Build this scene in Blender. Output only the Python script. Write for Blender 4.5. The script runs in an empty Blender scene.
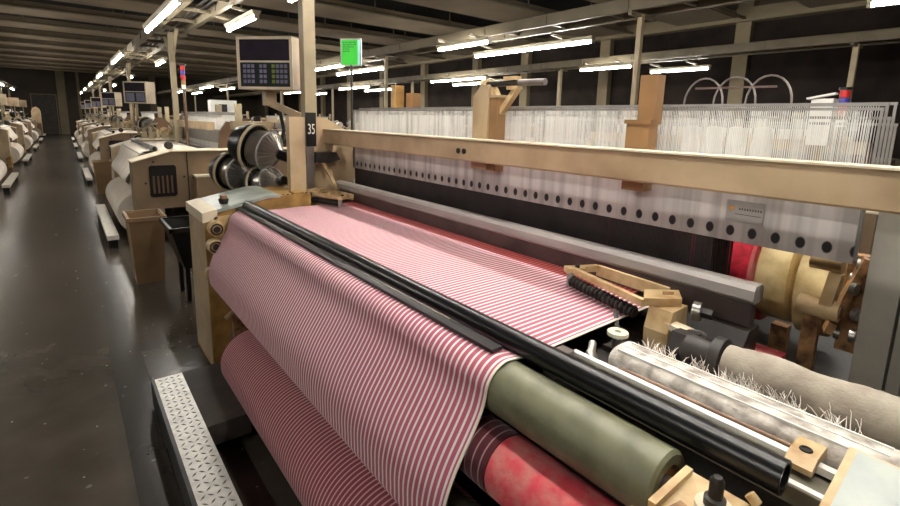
import bpy, math, random
from mathutils import Matrix, Vector
random.seed(7)
C = bpy.context.scene.collection
PI = math.pi

# ------------------------------------------------------------------ materials
def lin(c):
    out = []
    for v in c:
        v /= 255.0
        out.append(v / 12.92 if v <= 0.04045 else ((v + 0.055) / 1.055) ** 2.4)
    return (out[0], out[1], out[2], 1.0)

def mat(name, col, rough=0.5, metal=0.0, noise=0.12, scale=8.0, bump=0.0, spec=0.5, dirt=None):
    m = bpy.data.materials.new(name); m.use_nodes = True
    nt = m.node_tree; N = nt.nodes; L = nt.links
    b = N['Principled BSDF']
    b.inputs['Roughness'].default_value = rough
    b.inputs['Metallic'].default_value = metal
    b.inputs['Specular IOR Level'].default_value = spec
    tc = N.new('ShaderNodeTexCoord')
    nz = N.new('ShaderNodeTexNoise'); nz.inputs['Scale'].default_value = scale
    nz.inputs['Detail'].default_value = 5
    L.new(tc.outputs['Object'], nz.inputs['Vector'])
    r = N.new('ShaderNodeValToRGB')
    c = lin(col)
    dk = tuple(x * (1 - noise * 1.6) for x in c[:3]) + (1,)
    lt = tuple(min(1, x * (1 + noise)) for x in c[:3]) + (1,)
    if dirt: dk = lin(dirt)
    r.color_ramp.elements[0].position = 0.32; r.color_ramp.elements[0].color = dk
    r.color_ramp.elements[1].position = 0.62; r.color_ramp.elements[1].color = lt
    L.new(nz.outputs['Fac'], r.inputs['Fac'])
    L.new(r.outputs['Color'], b.inputs['Base Color'])
    if bump:
        bp = N.new('ShaderNodeBump'); bp.inputs['Strength'].default_value = bump
        bp.inputs['Distance'].default_value = 0.01
        L.new(nz.outputs['Fac'], bp.inputs['Height']); L.new(bp.outputs['Normal'], b.inputs['Normal'])
    return m

def emit(name, col, s):
    m = bpy.data.materials.new(name); m.use_nodes = True
    b = m.node_tree.nodes['Principled BSDF']
    b.inputs['Base Color'].default_value = lin(col)
    b.inputs['Emission Color'].default_value = lin(col)
    b.inputs['Emission Strength'].default_value = s
    return m

def math_node(nt, op, a, b=None, c=None):
    n = nt.nodes.new('ShaderNodeMath'); n.operation = op
    for i, v in enumerate((a, b, c)):
        if v is None: continue
        if isinstance(v, (int, float)): n.inputs[i].default_value = v
        else: nt.links.new(v, n.inputs[i])
    return n.outputs[0]

def stripes(name, base, line, period, frac, rough=0.8, offset=0.0):
    """cloth or yarn striped along the weaving direction; the stripes are woven in"""
    m = bpy.data.materials.new(name); m.use_nodes = True
    nt = m.node_tree; N = nt.nodes; L = nt.links; b = N['Principled BSDF']
    tc = N.new('ShaderNodeTexCoord'); sp = N.new('ShaderNodeSeparateXYZ')
    L.new(tc.outputs['Object'], sp.inputs[0])
    nz = N.new('ShaderNodeTexNoise'); nz.inputs['Scale'].default_value = 3.0
    L.new(tc.outputs['Object'], nz.inputs['Vector'])
    wob = math_node(nt, 'MULTIPLY', math_node(nt, 'SUBTRACT', nz.outputs['Fac'], 0.5), 0.0016)
    y = math_node(nt, 'ADD', math_node(nt, 'ADD', sp.outputs['Y'], wob), offset + 50.0)
    fr = math_node(nt, 'FRACT', math_node(nt, 'DIVIDE', y, period))
    d = math_node(nt, 'ABSOLUTE', math_node(nt, 'SUBTRACT', fr, 0.5))
    k = N.new('ShaderNodeMapRange'); k.interpolation_type = 'SMOOTHSTEP'
    L.new(d, k.inputs['Value'])
    k.inputs['From Min'].default_value = frac / 2 - 0.05; k.inputs['From Max'].default_value = frac / 2 + 0.05
    k.inputs['To Min'].default_value = 1; k.inputs['To Max'].default_value = 0
    mx = N.new('ShaderNodeMix'); mx.data_type = 'RGBA'
    mx.inputs[6].default_value = lin(base); mx.inputs[7].default_value = lin(line)
    L.new(k.outputs[0], mx.inputs[0])
    # fine mottling of the weave
    n2 = N.new('ShaderNodeTexNoise'); n2.inputs['Scale'].default_value = 220
    L.new(tc.outputs['Object'], n2.inputs['Vector'])
    m2 = N.new('ShaderNodeMix'); m2.data_type = 'RGBA'; m2.blend_type = 'MULTIPLY'
    m2.inputs[0].default_value = 0.35
    L.new(mx.outputs[2], m2.inputs[6]); L.new(n2.outputs['Color'], m2.inputs[7])
    hs = N.new('ShaderNodeHueSaturation'); hs.inputs['Saturation'].default_value = 0
    L.new(n2.outputs['Color'], hs.inputs['Color']); L.new(hs.outputs[0], m2.inputs[7])
    L.new(m2.outputs[2], b.inputs['Base Color'])
    b.inputs['Roughness'].default_value = rough
    b.inputs['Specular IOR Level'].default_value = 0.25
    b.inputs['Sheen Weight'].default_value = 0.25
    b.inputs['Sheen Tint'].default_value = (1, .85, .87, 1)
    return m

M = {}
M['cream'] = mat('cream_paint', (190, 168, 136), 0.45, noise=0.10, scale=4, dirt=(162, 138, 106))
M['cream_light'] = mat('light_cream_paint', (222, 208, 182), 0.5, noise=0.08, scale=6)
M['ochre'] = mat('yellowed_paint', (172, 136, 76), 0.5, noise=0.12, scale=9, dirt=(134, 100, 54))
M['orange'] = mat('orange_brown_paint', (148, 112, 74), 0.5, noise=0.12, scale=5)
M['tan'] = mat('tan_plastic', (138, 110, 78), 0.55, noise=0.12, scale=4)
M['panel'] = mat('dull_beige_panel', (128, 107, 82), 0.5, noise=0.10, scale=3)
M['castbrown'] = mat('worn_brown_casting', (150, 112, 72), 0.6, noise=0.35, scale=22, dirt=(70, 42, 24))
M['archbrown'] = mat('brown_loom_arch', (96, 72, 52), 0.5, noise=0.1, scale=4)
M['castcream'] = mat('worn_cream_casting', (198, 174, 132), 0.45, noise=0.15, scale=18, dirt=(176, 142, 96))
M['black'] = mat('black_paint', (20, 19, 20), 0.35, noise=0.2)
M['blackgloss'] = mat('black_gloss_tube', (11, 12, 14), 0.30, noise=0.0, spec=0.55, scale=1)
M['dark'] = mat('dark_oily_metal', (38, 32, 28), 0.5, noise=0.3, scale=12)
M['darkplate'] = mat('dark_plate', (60, 54, 48), 0.6, noise=0.2, scale=6)
M['steel'] = mat('steel', (168, 164, 158), 0.3, 0.9, noise=0.1, scale=10)
M['chrome'] = mat('chrome', (225, 222, 215), 0.15, 1.0, noise=0.05)
M['alu'] = mat('brushed_aluminium', (152, 149, 146), 0.42, 0.35, noise=0.1, scale=14)
M['capgrey'] = mat('reed_cap_grey', (158, 152, 148), 0.5, 0.0, noise=0.1, scale=3)
M['alu_dark'] = mat('dull_grey_aluminium', (122, 114, 110), 0.45, 0.3, noise=0.15, scale=10)
M['sleydark'] = mat('dark_reed_face', (82, 70, 68), 0.5, 0.1, noise=0.2, scale=10)
M['postgrey'] = mat('grey_post', (164, 160, 150), 0.5, 0.1, noise=0.08)
M['greyrail'] = mat('grey_green_rail', (112, 108, 92), 0.5, 0.2, noise=0.15, scale=20)
M['greenroll'] = mat('olive_rubber_roller', (116, 116, 92), 0.42, noise=0.16, scale=16, dirt=(92, 92, 70))
M['copper'] = mat('coppery_rod', (150, 122, 100), 0.4, 0.3, noise=0.2, scale=30)
M['lintred'] = mat('red_lint_felt', (196, 66, 78), 0.95, noise=0.3, scale=20, bump=0.9, dirt=(206, 140, 130))
M['lint'] = mat('white_lint', (208, 203, 194), 0.95, noise=0.25, scale=26, bump=0.9, dirt=(150, 140, 130))
M['lintgrey'] = mat('grey_lint_roller', (160, 153, 138), 0.9, noise=0.25, scale=14, bump=0.9, dirt=(150, 138, 126))
M['whitewash'] = mat('white_plastic', (228, 224, 200), 0.4, noise=0.05)
M['wire'] = mat('pale_heald_wire', (240, 240, 236), 0.5, 0.1, noise=0.05)
M['wiredark'] = mat('dark_heald_wire', (54, 46, 46), 0.6, noise=0.2)
M['whitecloth'] = mat('white_cloth', (232, 222, 208), 0.85, noise=0.04, scale=5)
M['redyarn'] = mat('red_warp_yarn', (214, 40, 62), 0.8, noise=0.15, scale=40)
M['creamyarn'] = mat('cream_drum', (222, 202, 150), 0.6, noise=0.14, scale=12, dirt=(186, 156, 100))
M['blue'] = mat('blue_plastic', (20, 96, 160), 0.4, noise=0.05)
M['bluecable'] = mat('blue_cable', (52, 66, 120), 0.4, noise=0.05)
M['red'] = mat('red_plastic', (190, 30, 30), 0.4, noise=0.05)
M['purple'] = mat('blue_violet_plastic', (70, 60, 150), 0.4, noise=0.05)
M['white'] = mat('white_paint', (232, 230, 224), 0.5, noise=0.05)
M['screen'] = mat('dark_screen', (52, 46, 58), 0.15, noise=0.1, spec=0.8)
M['keypad'] = mat('keypad_panel', (40, 46, 46), 0.3, noise=0.1)
M['key'] = mat('grey_keys', (128, 126, 150), 0.4, noise=0.1)
M['greenkey'] = mat('green_keys', (130, 150, 50), 0.4, noise=0.1)
M['greensign'] = mat('green_card', (40, 196, 40), 0.6, noise=0.04)
M['ink'] = mat('dark_green_ink', (12, 70, 16), 0.6, noise=0.04)
M['greencyan'] = mat('pale_cyan_edge', (150, 225, 210), 0.6, noise=0.04)
M['text'] = mat('white_lettering', (236, 232, 222), 0.5, noise=0.02)
M['post'] = mat('beige_post', (168, 154, 126), 0.5, noise=0.08, scale=6)
M['tray'] = mat('beige_tray_metal', (108, 98, 78), 0.55, noise=0.1, scale=4)
M['housing'] = mat('lamp_housing', (188, 178, 156), 0.5, noise=0.05)
M['concrete'] = mat('ceiling_concrete', (132, 118, 98), 0.9, noise=0.12, scale=0.8)
M['deck'] = mat('dark_roof_deck', (14, 12, 11), 0.9, noise=0.15, scale=1)
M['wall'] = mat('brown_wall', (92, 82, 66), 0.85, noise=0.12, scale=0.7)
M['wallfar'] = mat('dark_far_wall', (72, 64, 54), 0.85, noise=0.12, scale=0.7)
M['darkglass'] = mat('dark_window_glass', (40, 33, 29), 0.8, noise=0.3, scale=1.2, spec=.15)
M['pillar'] = mat('pillar_paint', (128, 116, 92), 0.8, noise=0.08, scale=1.5)
M['lug'] = mat('shaded_lug_steel', (92, 88, 82), 0.4, 0.3)  # darker than the plate: contact shade put into the lug colour
M['diamond'] = mat('diamond_plate_steel', (214, 212, 206), 0.38, 0.5, noise=0.12, scale=20)
M['paleplate'] = mat('pale_step_steel', (214, 208, 196), 0.5, 0.2, noise=0.06, scale=20)
M['glassy'] = mat('pale_table_sheet', (168, 176, 166), 0.3, noise=0.06, scale=9, dirt=(140, 148, 146))
M['label'] = mat('orange_label', (186, 120, 44), 0.5, noise=0.1, scale=40)
M['pink'] = stripes('pink_striped_cloth', (194, 100, 116), (255, 244, 247), 0.0196, 0.34)
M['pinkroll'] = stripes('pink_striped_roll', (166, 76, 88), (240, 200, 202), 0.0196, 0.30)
M['warp'] = stripes('red_warp_threads', (150, 16, 26), (190, 110, 98), 0.0196, 0.24, offset=0.004)
M['pinkshade'] = stripes('shaded_pink_cloth', (84, 26, 36), (170, 140, 142), 0.022, 0.16)  # the pink cloth again, with the shade under the rollers put into its colours
TUBE = emit('fluorescent_tube', (255, 251, 244), 42.0)

# strip of the front heald frame: aluminium with punched holes (a pattern of the rail itself)
def hole_rail():
    m = bpy.data.materials.new('perforated_rail'); m.use_nodes = True
    nt = m.node_tree; N = nt.nodes; L = nt.links; b = N['Principled BSDF']
    tc = N.new('ShaderNodeTexCoord'); sp = N.new('ShaderNodeSeparateXYZ')
    L.new(tc.outputs['Object'], sp.inputs[0])
    fy = math_node(nt, 'MULTIPLY', math_node(nt, 'SUBTRACT', math_node(nt, 'FRACT', math_node(nt, 'DIVIDE', math_node(nt, 'ADD', sp.outputs['Y'], 50.015), 0.0595)), 0.5), 0.0595)
    fz = math_node(nt, 'MULTIPLY', math_node(nt, 'SUBTRACT', sp.outputs['Z'], 1.197), 0.72)
    r = math_node(nt, 'SQRT', math_node(nt, 'ADD', math_node(nt, 'POWER', fy, 2.0), math_node(nt, 'POWER', fz, 2.0)))
    k = N.new('ShaderNodeMapRange'); L.new(r, k.inputs[0])
    k.inputs[1].default_value = 0.0100; k.inputs[2].default_value = 0.0130
    st = N.new('ShaderNodeTexNoise'); st.inputs['Scale'].default_value = 1.0
    mp = N.new('ShaderNodeMapping'); mp.inputs['Scale'].default_value = (1, 26, 0.6)
    L.new(tc.outputs['Object'], mp.inputs[0]); L.new(mp.outputs[0], st.inputs['Vector'])
    rp = N.new('ShaderNodeValToRGB'); L.new(st.outputs['Fac'], rp.inputs[0])
    rp.color_ramp.elements[0].position = .35; rp.color_ramp.elements[0].color = lin((160, 155, 153))
    rp.color_ramp.elements[1].position = .6; rp.color_ramp.elements[1].color = lin((196, 191, 189))
    mx = N.new('ShaderNodeMix'); mx.data_type = 'RGBA'
    L.new(k.outputs[0], mx.inputs[0]); mx.inputs[6].default_value = lin((30, 27, 28)); L.new(rp.outputs[0], mx.inputs[7])
    L.new(mx.outputs[2], b.inputs['Base Color']); b.inputs['Roughness'].default_value = .45
    b.inputs['Metallic'].default_value = .1
    return m
M['holerail'] = hole_rail()

def floor_mat():
    m = bpy.data.materials.new('polished_dark_floor'); m.use_nodes = True
    nt = m.node_tree; N = nt.nodes; L = nt.links; b = N['Principled BSDF']
    tc = N.new('ShaderNodeTexCoord'); sp = N.new('ShaderNodeSeparateXYZ'); L.new(tc.outputs['Object'], sp.inputs[0])
    nz = N.new('ShaderNodeTexNoise'); nz.inputs['Scale'].default_value = 3.5; nz.inputs['Detail'].default_value = 10
    L.new(tc.outputs['Object'], nz.inputs['Vector'])
    r = N.new('ShaderNodeValToRGB'); L.new(nz.outputs['Fac'], r.inputs[0])
    r.color_ramp.elements[0].position = .3; r.color_ramp.elements[0].color = lin((60, 54, 47))
    r.color_ramp.elements[1].position = .7; r.color_ramp.elements[1].color = lin((76, 69, 60))
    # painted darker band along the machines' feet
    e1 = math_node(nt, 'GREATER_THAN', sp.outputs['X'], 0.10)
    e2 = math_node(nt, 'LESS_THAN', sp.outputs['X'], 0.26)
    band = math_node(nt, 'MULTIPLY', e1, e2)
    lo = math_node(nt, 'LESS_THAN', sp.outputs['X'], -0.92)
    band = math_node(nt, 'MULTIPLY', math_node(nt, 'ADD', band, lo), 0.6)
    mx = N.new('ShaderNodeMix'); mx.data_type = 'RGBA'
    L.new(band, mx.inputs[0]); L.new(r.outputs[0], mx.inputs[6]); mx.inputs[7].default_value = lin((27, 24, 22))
    # specks of lint
    v = N.new('ShaderNodeTexVoronoi'); v.inputs['Scale'].default_value = 15; L.new(tc.outputs['Object'], v.inputs['Vector'])
    s = math_node(nt, 'LESS_THAN', v.outputs['Distance'], 0.07)
    wn = N.new('ShaderNodeTexWhiteNoise'); L.new(v.outputs['Position'], wn.inputs[0])
    s = math_node(nt, 'MULTIPLY', s, math_node(nt, 'GREATER_THAN', wn.outputs['Value'], 0.5))
    m2 = N.new('ShaderNodeMix'); m2.data_type = 'RGBA'; L.new(math_node(nt, 'MULTIPLY', s, .5), m2.inputs[0])
    L.new(mx.outputs[2], m2.inputs[6]); m2.inputs[7].default_value = lin((190, 180, 165))
    L.new(m2.outputs[2], b.inputs['Base Color'])
    n2 = N.new('ShaderNodeTexNoise'); n2.inputs['Scale'].default_value = 14; n2.inputs['Detail'].default_value = 1
    L.new(tc.outputs['Object'], n2.inputs['Vector'])
    rr = N.new('ShaderNodeMapRange'); L.new(n2.outputs['Fac'], rr.inputs[0])
    rr.inputs[3].default_value = .22; rr.inputs[4].default_value = .29
    L.new(rr.outputs[0], b.inputs['Roughness']); b.inputs['Specular IOR Level'].default_value = .45
    return m
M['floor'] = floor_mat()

# ------------------------------------------------------------------ mesh building
def world_loc(o):
    v = Vector((0, 0, 0))
    while o is not None:
        v += Vector(o.location); o = o.parent
    return v

class MB:
    """collects shapes and links them as ONE mesh object"""
    def __init__(s): s.v = []; s.f = []; s.sm = []; s.mi = []; s.k = 0
    def add(s, vs, fs, smooth=False):
        n = len(s.v); s.v += [tuple(v) for v in vs]
        s.f += [tuple(i + n for i in f) for f in fs]; s.sm += [smooth] * len(fs); s.mi += [s.k] * len(fs)
        return s
    def box(s, x0, x1, y0, y1, z0, z1, rot=0, bev=0.0):
        if bev:
            b = min(bev, (x1 - x0) / 2.1, (z1 - z0) / 2.1)
            prof = [(x0 + b, z0), (x1 - b, z0), (x1, z0 + b), (x1, z1 - b), (x1 - b, z1), (x0 + b, z1), (x0, z1 - b), (x0, z0 + b)]
            return s.prism(prof, y0, y1)
        vs = [(x0, y0, z0), (x1, y0, z0), (x1, y1, z0), (x0, y1, z0), (x0, y0, z1), (x1, y0, z1), (x1, y1, z1), (x0, y1, z1)]
        if rot:
            cx, cy = (x0 + x1) / 2, (y0 + y1) / 2; c, q = math.cos(rot), math.sin(rot)
            vs = [(cx + (x - cx) * c - (y - cy) * q, cy + (x - cx) * q + (y - cy) * c, z) for x, y, z in vs]
        return s.add(vs, [(0, 3, 2, 1), (4, 5, 6, 7), (0, 1, 5, 4), (1, 2, 6, 5), (2, 3, 7, 6), (3, 0, 4, 7)])
    def prism(s, prof, y0, y1):          # XZ outline pushed along Y
        n = len(prof)
        a = sum(prof[i][0] * prof[(i + 1) % n][1] - prof[(i + 1) % n][0] * prof[i][1] for i in range(n))
        if a < 0: prof = prof[::-1]
        vs = [(x, y0, z) for x, z in prof] + [(x, y1, z) for x, z in prof]
        fs = [tuple(range(n)), tuple(range(2 * n - 1, n - 1, -1))]
        fs += [(i, i + n, (i + 1) % n + n, (i + 1) % n) for i in range(n)]
        return s.add(vs, fs)
    def slab(s, prof, z0, z1):           # XY outline pushed along Z
        n = len(prof)
        a = sum(prof[i][0] * prof[(i + 1) % n][1] - prof[(i + 1) % n][0] * prof[i][1] for i in range(n))
        if a < 0: prof = prof[::-1]
        vs = [(x, y, z0) for x, y in prof] + [(x, y, z1) for x, y in prof]
        fs = [tuple(range(n - 1, -1, -1)), tuple(range(n, 2 * n))]
        fs += [(i, (i + 1) % n, (i + 1) % n + n, i + n) for i in range(n)]
        return s.add(vs, fs)
    def lathe(s, p, d, prof, n=24, caps=True):   # prof: (distance along axis, radius)
        p = Vector(p); d = Vector(d).normalized()
        u = d.orthogonal().normalized(); w = d.cross(u)
        vs = []; fs = []
        for t, r in prof:
            for i in range(n):
                a = 2 * PI * i / n
                vs.append(p + d * t + (u * math.cos(a) + w * math.sin(a)) * r)
        for j in range(len(prof) - 1):
            for i in range(n):
                a, b = j * n + i, j * n + (i + 1) % n
                fs.append((a, b, b + n, a + n))
        s.add(vs, fs, True)
        if caps:
            s.add(vs[:n], [tuple(range(n - 1, -1, -1))]); s.add(vs[-n:], [tuple(range(n))])
        return s
    def cyl(s, a, b, r, n=16, r2=None):
        a = Vector(a); b = Vector(b)
        return s.lathe(a, b - a, [(0, r), ((b - a).length, r if r2 is None else r2)], n)
    def pipe(s, a, b, r, ri, n=28):
        a = Vector(a); b = Vector(b); l = (b - a).length
        return s.lathe(a, b - a, [(l * .5, ri), (0, ri), (0, r), (l, r), (l, ri), (l * .5, ri)], n, caps=False)
    def tube(s, pts, r, n=8):
        pts = [Vector(p) for p in pts]
        for i in range(len(pts) - 1): s.cyl(pts[i], pts[i + 1], r, n)
        return s
    def ring(s, c, d, R, r, n=28, m=8):
        c = Vector(c); d = Vector(d).normalized(); u = d.orthogonal().normalized(); w = d.cross(u)
        vs = []; fs = []
        for i in range(n):
            a = 2 * PI * i / n; e = u * math.cos(a) + w * math.sin(a)
            for j in range(m):
                b = 2 * PI * j / m
                vs.append(c + e * (R + r * math.cos(b)) + d * r * math.sin(b))
        for i in range(n):
            for j in range(m):
                fs.append((i * m + j, ((i + 1) % n) * m + j, ((i + 1) % n) * m + (j + 1) % m, i * m + (j + 1) % m))
        return s.add(vs, fs, True)
    def beam(s, a, b, w, h):             # bar between two points, w wide and h high
        a = Vector(a); b = Vector(b); d = (b - a)
        sd = d.cross(Vector((0, 0, 1)))
        if sd.length < 1e-5: sd = Vector((1, 0, 0))
        sd.normalize(); up = sd.cross(d).normalized()
        vs = []
        for p in (a, b):
            for i, j in ((-1, -1), (1, -1), (1, 1), (-1, 1)):
                vs.append(p + sd * (i * w / 2) + up * (j * h / 2))
        return s.add(vs, [(0, 1, 2, 3), (7, 6, 5, 4), (0, 4, 5, 1), (1, 5, 6, 2), (2, 6, 7, 3), (3, 7, 4, 0)])
    def sheet(s, prof, y0, y1, t=0.002, ny=1, yf=None):   # a thin cloth along an XZ path, with real thickness
        n = len(prof); vs = []; nrm = []
        for i in range(n):
            a = prof[max(0, i - 1)]; b = prof[min(n - 1, i + 1)]
            dx, dz = b[0] - a[0], b[1] - a[1]; l = math.hypot(dx, dz) or 1
            nrm.append((dz / l, -dx / l))
        for side in (0, 1):
            for j in range(ny + 1):
                y = y0 + (y1 - y0) * j / ny
                for i, (x, z) in enumerate(prof):
                    o = t * side
                    yy = y
                    vs.append((x + nrm[i][0] * o, yy, z + nrm[i][1] * o))
        fs = []; K = n * (ny + 1)
        for j in range(ny):
            for i in range(n - 1):
                a = j * n + i
                fs.append((a, a + 1, a + 1 + n, a + n)); fs.append((K + a, K + a + n, K + a + 1 + n, K + a + 1))
        for i in range(n - 1):
            fs.append((i, K + i, K + i + 1, i + 1)); q = ny * n + i
            fs.append((q, q + 1, K + q + 1, K + q))
        return s.add(vs, fs, True)
    def build(s, name, m, parent=None, loc=None):
        me = bpy.data.meshes.new(name)
        off = world_loc(parent) if parent is not None else Vector(loc or (0, 0, 0))
        me.from_pydata([(x - off.x, y - off.y, z - off.z) for x, y, z in s.v], [], s.f)
        me.polygons.foreach_set('use_smooth', s.sm)
        for q in (m if isinstance(m, (list, tuple)) else [m]):
            me.materials.append(M[q] if isinstance(q, str) else q)
        me.polygons.foreach_set('material_index', s.mi)
        me.update()
        if any(s.sm):
            try: me.set_sharp_from_angle(angle=math.radians(40))
            except Exception: pass
        o = bpy.data.objects.new(name, me); C.objects.link(o)
        if parent is not None: o.parent = parent
        else: o.location = off
        return o

def tag(o, label=None, cat=None, group=None, kind=None):
    if label: o['label'] = label
    if cat: o['category'] = cat
    if group: o['group'] = group
    if kind: o['kind'] = kind
    return o

def thing(name, label, cat, loc=(0, 0, 0), group=None):
    o = bpy.data.objects.new(name, None); C.objects.link(o); o.location = loc
    o.empty_display_size = 0.1
    return tag(o, label, cat, group)

def dup(o, loc=None, rz=None, parent=None, label=None, group=None):
    c = o.copy(); C.objects.link(c)
    if parent is not None: c.parent = parent
    if loc is not None: c.location = loc
    if rz is not None: c.rotation_euler = (0, 0, rz)
    if label: c['label'] = label
    if group: c['group'] = group
    for ch in list(o.children): dup(ch, parent=c)
    return c

def struct(name, mb, m):
    return tag(mb.build(name, m), kind='structure')

def text_part(name, body, size, loc, rot, m, parent, ext=0.0012, sx=1.0):
    cu = bpy.data.curves.new(name, 'FONT'); cu.body = body; cu.size = size; cu.extrude = ext
    cu.align_x = 'CENTER'; cu.align_y = 'CENTER'
    t = bpy.data.objects.new(name, cu); C.objects.link(t)
    bpy.context.view_layer.update()
    me = bpy.data.meshes.new_from_object(t)
    C.objects.unlink(t); bpy.data.objects.remove(t)
    mt = Matrix.Translation(Vector(loc)) @ rot.to_4x4() @ Matrix.Diagonal((sx, 1, 1, 1))
    me.transform(mt)
    off = world_loc(parent); me.transform(Matrix.Translation(-off))
    me.materials.clear(); me.materials.append(M[m])
    o = bpy.data.objects.new(name, me); C.objects.link(o); o.parent = parent
    return o

# ------------------------------------------------------------------ camera
cd = bpy.data.cameras.new('camera'); cam = bpy.data.objects.new('camera', cd); C.objects.link(cam)
R = [[0.7843778900499931, -0.08902616870803559, 0.6138612765811908],
     [-0.619794863173038, -0.15175389691092425, 0.7699513506427946],
     [0.02461002204460508, -0.9844008817842033, -0.17421036351907165]]
rot = Matrix([[R[i][0], -R[i][1], -R[i][2]] for i in range(3)])
cam.matrix_world = Matrix.Translation((0, 0, 1.5)) @ rot.to_4x4()
cd.sensor_width = 36; cd.lens = 36 * 482 / 900; cd.shift_y = -47 / 900; cd.clip_start = 0.02; cd.clip_end = 200
bpy.context.scene.camera = cam

# ------------------------------------------------------------------ the hall
XL, XR, YN, YF, ZC = -8.0, 12.5, -4.0, 41.0, 3.95
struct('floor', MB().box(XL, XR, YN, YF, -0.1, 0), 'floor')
struct('ceiling', MB().box(XL, XR, YN, YF, 4.75, 4.85), 'deck')
struct('wall_left', MB().box(XL - .2, XL, YN, YF, -.1, 4.85), 'wall')
struct('wall_back', MB().box(XL - .2, XR + .2, YN - .2, YN, -.1, 4.85), 'wall')
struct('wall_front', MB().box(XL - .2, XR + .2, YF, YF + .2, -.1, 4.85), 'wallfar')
struct('wall_right', MB().box(XR, XR + .2, YN, YF, -.1, 4.85), 'wall')
# roof: broad concrete ribs across the hall with dark gaps between them
n = 1
y = -3.2
while y < YF - 1:
    mb = MB()
    vs = [(XL, y, ZC), (XL, y + 1.35, ZC), (XL, y + 1.35, ZC + .14), (XL, y, ZC + .14)]
    vs += [(XR, a, b) for _, a, b in vs]
    mb.add(vs, [(0, 1, 2, 3), (7, 6, 5, 4), (0, 4, 5, 1), (1, 5, 6, 2), (2, 6, 7, 3), (3, 7, 4, 0)])
    struct('trim_%d' % n, mb, 'concrete'); n += 1
    mb = MB().tube([(XL, y - .18, ZC - .02), (XR, y - .18, ZC - .02)], .035, 8)
    x = XL + .7
    while x < XR: mb.cyl((x, y - .18, ZC - .05), (x, y - .18, 4.75), .018, 6); x += 2.2
    tag(mb.build('conduit_pipe', 'tray'), 'thin beige pipe hung across the hall beside a concrete roof rib', 'pipe', 'pipes under the roof ribs')
    y += 2.75
# right wall: pillars, dark window panels and ledge
ys = [-2.0, 2.0 - .4, 4.9, 8.5, 11.6, 14.1, 17.5, 21, 24.5, 28, 31.5, 35, 38.5]
w = 1
for i, py in enumerate(ys):
    struct('trim_%d' % n, MB().box(XR - .22, XR - .001, py - .16, py + .16, 0, 4.6), 'pillar'); n += 1
    if i < len(ys) - 1:
        y0, y1 = py + .18, ys[i + 1] - .18
        struct('window_%d' % w, MB().box(XR - .06, XR - .001, y0, y1, 1.0, 3.85), 'darkglass'); w += 1
struct('trim_%d' % n, MB().box(XR - .3, XR - .001, YN, YF, 3.86, 4.15), 'pillar'); n += 1
# far wall: door openings and piers
for (a, b) in ((-5, -4.6), (-.15, .3), (.9, 1.05), (5, 5.4)):
    struct('trim_%d' % n, MB().box(a, b, YF - .22, YF - .001, 0, 4.4), 'pillar'); n += 1
d = tag(bpy.data.objects.new('door_1', None), kind='structure'); C.objects.link(d); d.location = (-.85, YF - .06, 0)
MB().box(-1.45, -.25, YF - .08, YF - .002, 0, 2.5).build('door_leaf', 'darkplate', d)
MB().box(-1.5, -1.45, YF - .1, YF - .002, 0, 2.55).box(-.25, -.2, YF - .1, YF - .002, 0, 2.55).box(-1.5, -.2, YF - .1, YF - .002, 2.5, 2.55).build('door_frame', 'pillar', d)

# ------------------------------------------------------------------ cable trays and lamps
def tray(xc, where, y0=-3, y1=39):
    t = thing('cable_tray', 'long beige ladder tray with two steel rails over %s' % where, 'cable tray', (xc, 0, 2.75))
    for s_ in (-1, 1):
        x = xc + s_ * .2
        mb = MB().box(x - .03, x + .03, y0, y1, 2.72, 2.86)
        yy = y0 + .4
        while yy < y1: mb.box(x - .045, x + .045, yy, yy + .05, 2.74, 2.84); yy += 1.15
        mb.build('rail', 'tray', t)
    r0 = MB().box(xc - .17, xc + .17, y0 + .5, y0 + .54, 2.74, 2.78).build('rung', 'tray', t)
    yy = y0 + 1.35
    while yy < y1:
        c = dup(r0, parent=t); c.location = (0, yy - y0 - .5, 0); yy += .85
    for q in (-.1, .02, .1):
        MB().cyl((xc + q, y0, 2.805), (xc + q, y1, 2.805), .018, 6).build('cable', 'dark', t)
    return t
tray(1.4, 'the looms right of the aisle')
tray(5.15, 'the second loom row')
tray(9.0, 'the loom row beside the dark windows')
tray(-1.6 - .75, 'the looms left of the aisle')

def tray_post(x, y, label, w=.075, brace=True):
    t = thing('tray_post', label, 'post', (x, y, 0), 'posts that carry the cable trays')
    MB().box(x - w / 2, x + w / 2, y - w / 2, y + w / 2, 0, 2.72).build('shaft', 'post', t)
    MB().box(x - .09, x + .09, y - .09, y + .09, 0, .02).build('foot_plate', 'post', t)
    MB().box(x - .23, x + .23, y - .022, y + .022, 2.68, 2.72).build('cross_head', 'tray', t)
    if brace:
        mb = MB().beam((x, y + .03, 2.3), (x + .0, y + .5, 2.70), .04, .04).beam((x, y - .03, 2.3), (x, y - .5, 2.70), .04, .04)
        mb.build('brace', 'post', t)
    return t
tray_post(1.4, 3.42, 'thick beige square post in front of the nearest loom monitor', .085, False)
for i, y in enumerate((8.7, 14.9, 20.9, 26.9, 32.9)):
    tray_post(1.4, y, ['slim beige post rising behind the striped signal light tower', 'beige post between the second and third looms of the aisle row',
        'beige tray post beside the fourth loom of the aisle row', 'beige tray post beside the fifth loom of the aisle row', 'farthest beige tray post of the aisle row'][i])
for i, y in enumerate((3.13, 8.62, 14.6, 20.6, 26.6)):
    tray_post(5.15, y, ['beige post left of the tall orange loom upright, second loom row', 'beige post between the green card and the long lamps', 'third post from the camera under the second tray',
        'fourth post from the camera under the second tray', 'farthest post under the second tray'][i], .055, False)
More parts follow.
